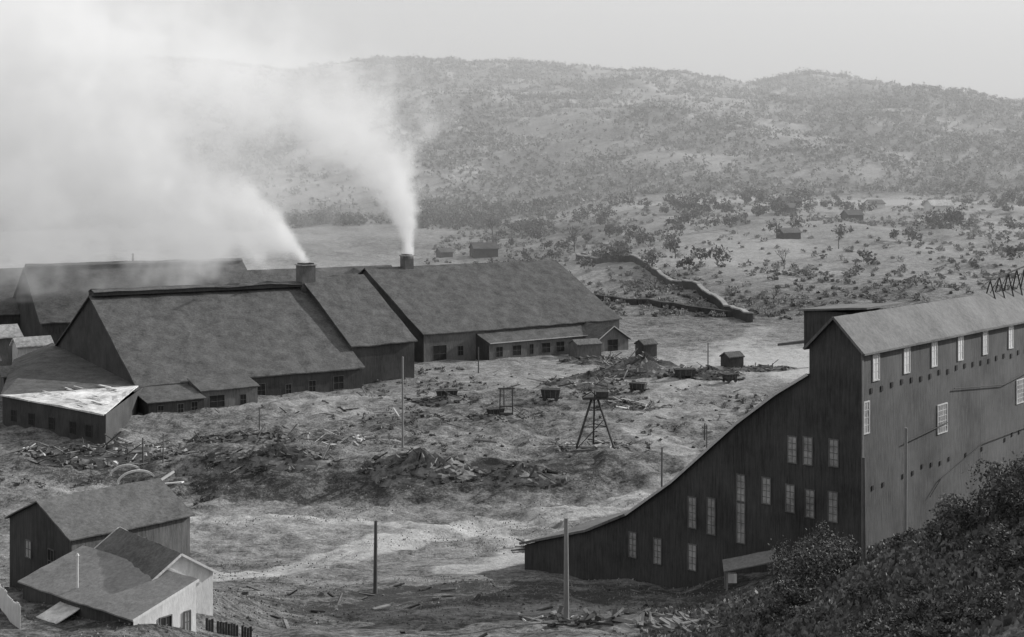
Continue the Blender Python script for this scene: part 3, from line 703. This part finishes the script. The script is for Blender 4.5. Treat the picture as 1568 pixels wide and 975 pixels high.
# ---------------------------------------------------------------- smoke volume (grid evaluated once by geometry nodes)
def volume_smoke():
    x0,x1,y0,y1,z0,z1=-330,-18,370,560,27,160
    mt=bpy.data.materials.new('smoke');mt.use_nodes=True;nt=mt.node_tree;nt.nodes.clear()
    out=nt.nodes.new('ShaderNodeOutputMaterial');pv=nt.nodes.new('ShaderNodeVolumePrincipled');nt.links.new(pv.outputs[0],out.inputs['Volume'])
    pv.inputs['Color'].default_value=(1,1,1,1);pv.inputs['Anisotropy'].default_value=.1;pv.inputs['Density'].default_value=1.0
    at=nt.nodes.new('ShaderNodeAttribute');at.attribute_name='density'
    e=nt.nodes.new('ShaderNodeMath');e.operation='MULTIPLY';nt.links.new(at.outputs['Fac'],e.inputs[0]);e.inputs[1].default_value=.26  # glow added to whiten the smoke, in place of multiple scattering
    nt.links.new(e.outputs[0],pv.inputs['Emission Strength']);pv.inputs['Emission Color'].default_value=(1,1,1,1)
    try: mt.cycles.volume_step_rate=2.4
    except Exception as ex: print(ex)
    vol=bpy.data.volumes.new('smoke');o=bpy.data.objects.new('smoke',vol);scene.collection.objects.link(o)
    g=bpy.data.node_groups.new('smoke_field','GeometryNodeTree')
    g.interface.new_socket('Geometry',in_out='INPUT',socket_type='NodeSocketGeometry')
    g.interface.new_socket('Geometry',in_out='OUTPUT',socket_type='NodeSocketGeometry')
    N=g.nodes;L=g.links
    go=N.new('NodeGroupOutput');vc=N.new('GeometryNodeVolumeCube');sm_=N.new('GeometryNodeSetMaterial');sm_.inputs['Material'].default_value=mt
    vc.inputs['Min'].default_value=(x0,y0,z0);vc.inputs['Max'].default_value=(x1,y1,z1)
    vc.inputs['Resolution X'].default_value=260;vc.inputs['Resolution Y'].default_value=110;vc.inputs['Resolution Z'].default_value=120
    L.new(vc.outputs[0],sm_.inputs[0]);L.new(sm_.outputs[0],go.inputs[0])
    pos=N.new('GeometryNodeInputPosition');sp=N.new('ShaderNodeSeparateXYZ');L.new(pos.outputs[0],sp.inputs[0])
    def ma(op,*a):
        n=N.new('ShaderNodeMath');n.operation=op
        for i,v in enumerate(a):
            if isinstance(v,(int,float)): n.inputs[i].default_value=v
            else: L.new(v,n.inputs[i])
        return n.outputs[0]
    X,Y_,Z=sp.outputs
    def noise(s,d,r=.6):
        a=N.new('ShaderNodeTexNoise');a.inputs['Scale'].default_value=s;a.inputs['Detail'].default_value=d;a.inputs['Roughness'].default_value=r;L.new(pos.outputs[0],a.inputs['Vector']);return ma('SUBTRACT',a.outputs[0],.5)
    nz=noise(.045,5,.65); nzf=noise(.16,3)
    def clampp(v):
        n=N.new('ShaderNodeClamp');L.new(v,n.inputs[0]);return n.outputs[0]
    def plume(dist,r,amp,k=1.6,na=2.6):
        dn=ma('DIVIDE',dist,r)
        dn=ma('MULTIPLY_ADD',nz,na,dn); dn=ma('MULTIPLY_ADD',nzf,1.1,dn)
        v=clampp(ma('MULTIPLY',ma('SUBTRACT',1,dn),k))
        return ma('MULTIPLY',ma('MULTIPLY',v,v),ma('DIVIDE',amp,r))
    d=ma('MAXIMUM',ma('SUBTRACT',-62.6,X),0)
    zc=ma('ADD',ma('ADD',38,ma('MULTIPLY',8,ma('SUBTRACT',1,ma('EXPONENT',ma('MULTIPLY',d,-.22))))),ma('MULTIPLY',.0055,ma('MULTIPLY',d,d)))
    r=ma('ADD',ma('ADD',2.2,ma('MULTIPLY',.54,d)),ma('MULTIPLY',.0038,ma('MULTIPLY',d,d)))
    over=ma('MAXIMUM',ma('SUBTRACT',X,-62.6),0)
    dz=ma('SUBTRACT',Z,zc);dy=ma('SUBTRACT',Y_,ma('MULTIPLY_ADD',d,.35,396.5))
    dist=ma('SQRT',ma('ADD',ma('MULTIPLY',dz,dz),ma('ADD',ma('MULTIPLY',dy,dy),ma('MULTIPLY',ma('MULTIPLY',over,over),3))))
    p1=plume(dist,r,1.5)
    h=ma('MAXIMUM',ma('SUBTRACT',Z,37),0);h2=ma('MULTIPLY',h,h)
    cx=ma('SUBTRACT',-36.0,ma('SUBTRACT',ma('MULTIPLY',.0150,h2),ma('MULTIPLY',.12,h)))
    r2_=ma('ADD',ma('ADD',1.4,ma('MULTIPLY',.14,h)),ma('MULTIPLY',.0140,h2))
    dx=ma('SUBTRACT',X,cx);dy=ma('SUBTRACT',Y_,452.3);un=ma('MAXIMUM',ma('SUBTRACT',37,Z),0)
    dist=ma('SQRT',ma('ADD',ma('MULTIPLY',dx,dx),ma('ADD',ma('MULTIPLY',dy,dy),ma('MULTIPLY',ma('MULTIPLY',un,un),9))))
    fade=clampp(ma('DIVIDE',ma('SUBTRACT',74,h),40))
    p2=ma('MULTIPLY',plume(dist,r2_,1.7),fade)
    ex=ma('DIVIDE',ma('SUBTRACT',X,-165),140);ey=ma('DIVIDE',ma('SUBTRACT',Y_,465),90);ez=ma('DIVIDE',ma('SUBTRACT',Z,84),68)
    dd=ma('SQRT',ma('ADD',ma('MULTIPLY',ex,ex),ma('ADD',ma('MULTIPLY',ey,ey),ma('MULTIPLY',ez,ez))))
    p3=plume(dd,1.0,.026,1.3,1.6)
    L.new(ma('ADD',ma('ADD',p1,p2),p3),vc.inputs['Density'])
    md=o.modifiers.new('smoke','NODES');md.node_group=g
    vol.materials.append(mt)
volume_smoke()
# ---------------------------------------------------------------- valley haze beyond the works
mt=bpy.data.materials.new('valley_haze');mt.use_nodes=True;nt=mt.node_tree;nt.nodes.clear();M['haze']=mt
o_=nt.nodes.new('ShaderNodeOutputMaterial');sc=nt.nodes.new('ShaderNodeVolumeScatter');sc.inputs['Density'].default_value=.00062;sc.inputs['Color'].default_value=(1,1,1,1);sc.inputs['Anisotropy'].default_value=0.0
nt.links.new(sc.outputs[0],o_.inputs['Volume'])
try: mt.cycles.homogeneous_volume=True
except Exception as e: print(e)
m=MB();m.obox(V(0,1460,160),V(1500,0,0),V(0,840,0),V(0,0,170),'haze');m.make('valley_haze')

# ---------------------------------------------------------------- light, sky, camera
el=math.radians(23.5); az=math.atan2(.76,.43)
sd=V(math.sin(az)*math.cos(el),math.cos(az)*math.cos(el),math.sin(el))
sun=bpy.data.lights.new('sun','SUN');sun.energy=5.0;sun.angle=math.radians(.6);sun.color=(1,.995,.985)
so=bpy.data.objects.new('sun',sun);scene.collection.objects.link(so);so.rotation_euler=sd.to_track_quat('Z','Y').to_euler()
wd=bpy.data.worlds.new('World');scene.world=wd;wd.use_nodes=True;nt=wd.node_tree;N=nt.nodes;L=nt.links
bg=N['Background'];sky=N.new('ShaderNodeTexSky');sky.sky_type='NISHITA';sky.sun_disc=False;sky.sun_elevation=el;sky.sun_rotation=az
sky.dust_density=4;sky.air_density=1.5
bw=N.new('ShaderNodeRGBToBW');L.new(sky.outputs[0],bw.inputs[0])
pw=N.new('ShaderNodeMath');pw.operation='POWER';L.new(bw.outputs[0],pw.inputs[0]);pw.inputs[1].default_value=.28
ml=N.new('ShaderNodeMath');ml.operation='MULTIPLY';L.new(pw.outputs[0],ml.inputs[0]);ml.inputs[1].default_value=5.1
L.new(ml.outputs[0],bg.inputs['Color']);bg.inputs['Strength'].default_value=.1
scene.view_settings.view_transform='Standard'
try: scene.view_settings.look='None'
except Exception: pass
cam=bpy.data.cameras.new('camera');co_=bpy.data.objects.new('camera',cam);scene.collection.objects.link(co_)
co_.location=(0,0,60);co_.rotation_euler=(math.radians(90),0,0);cam.lens=45.92;cam.sensor_width=36;cam.shift_y=-.126
cam.clip_end=20000;cam.clip_start=.5
scene.camera=co_
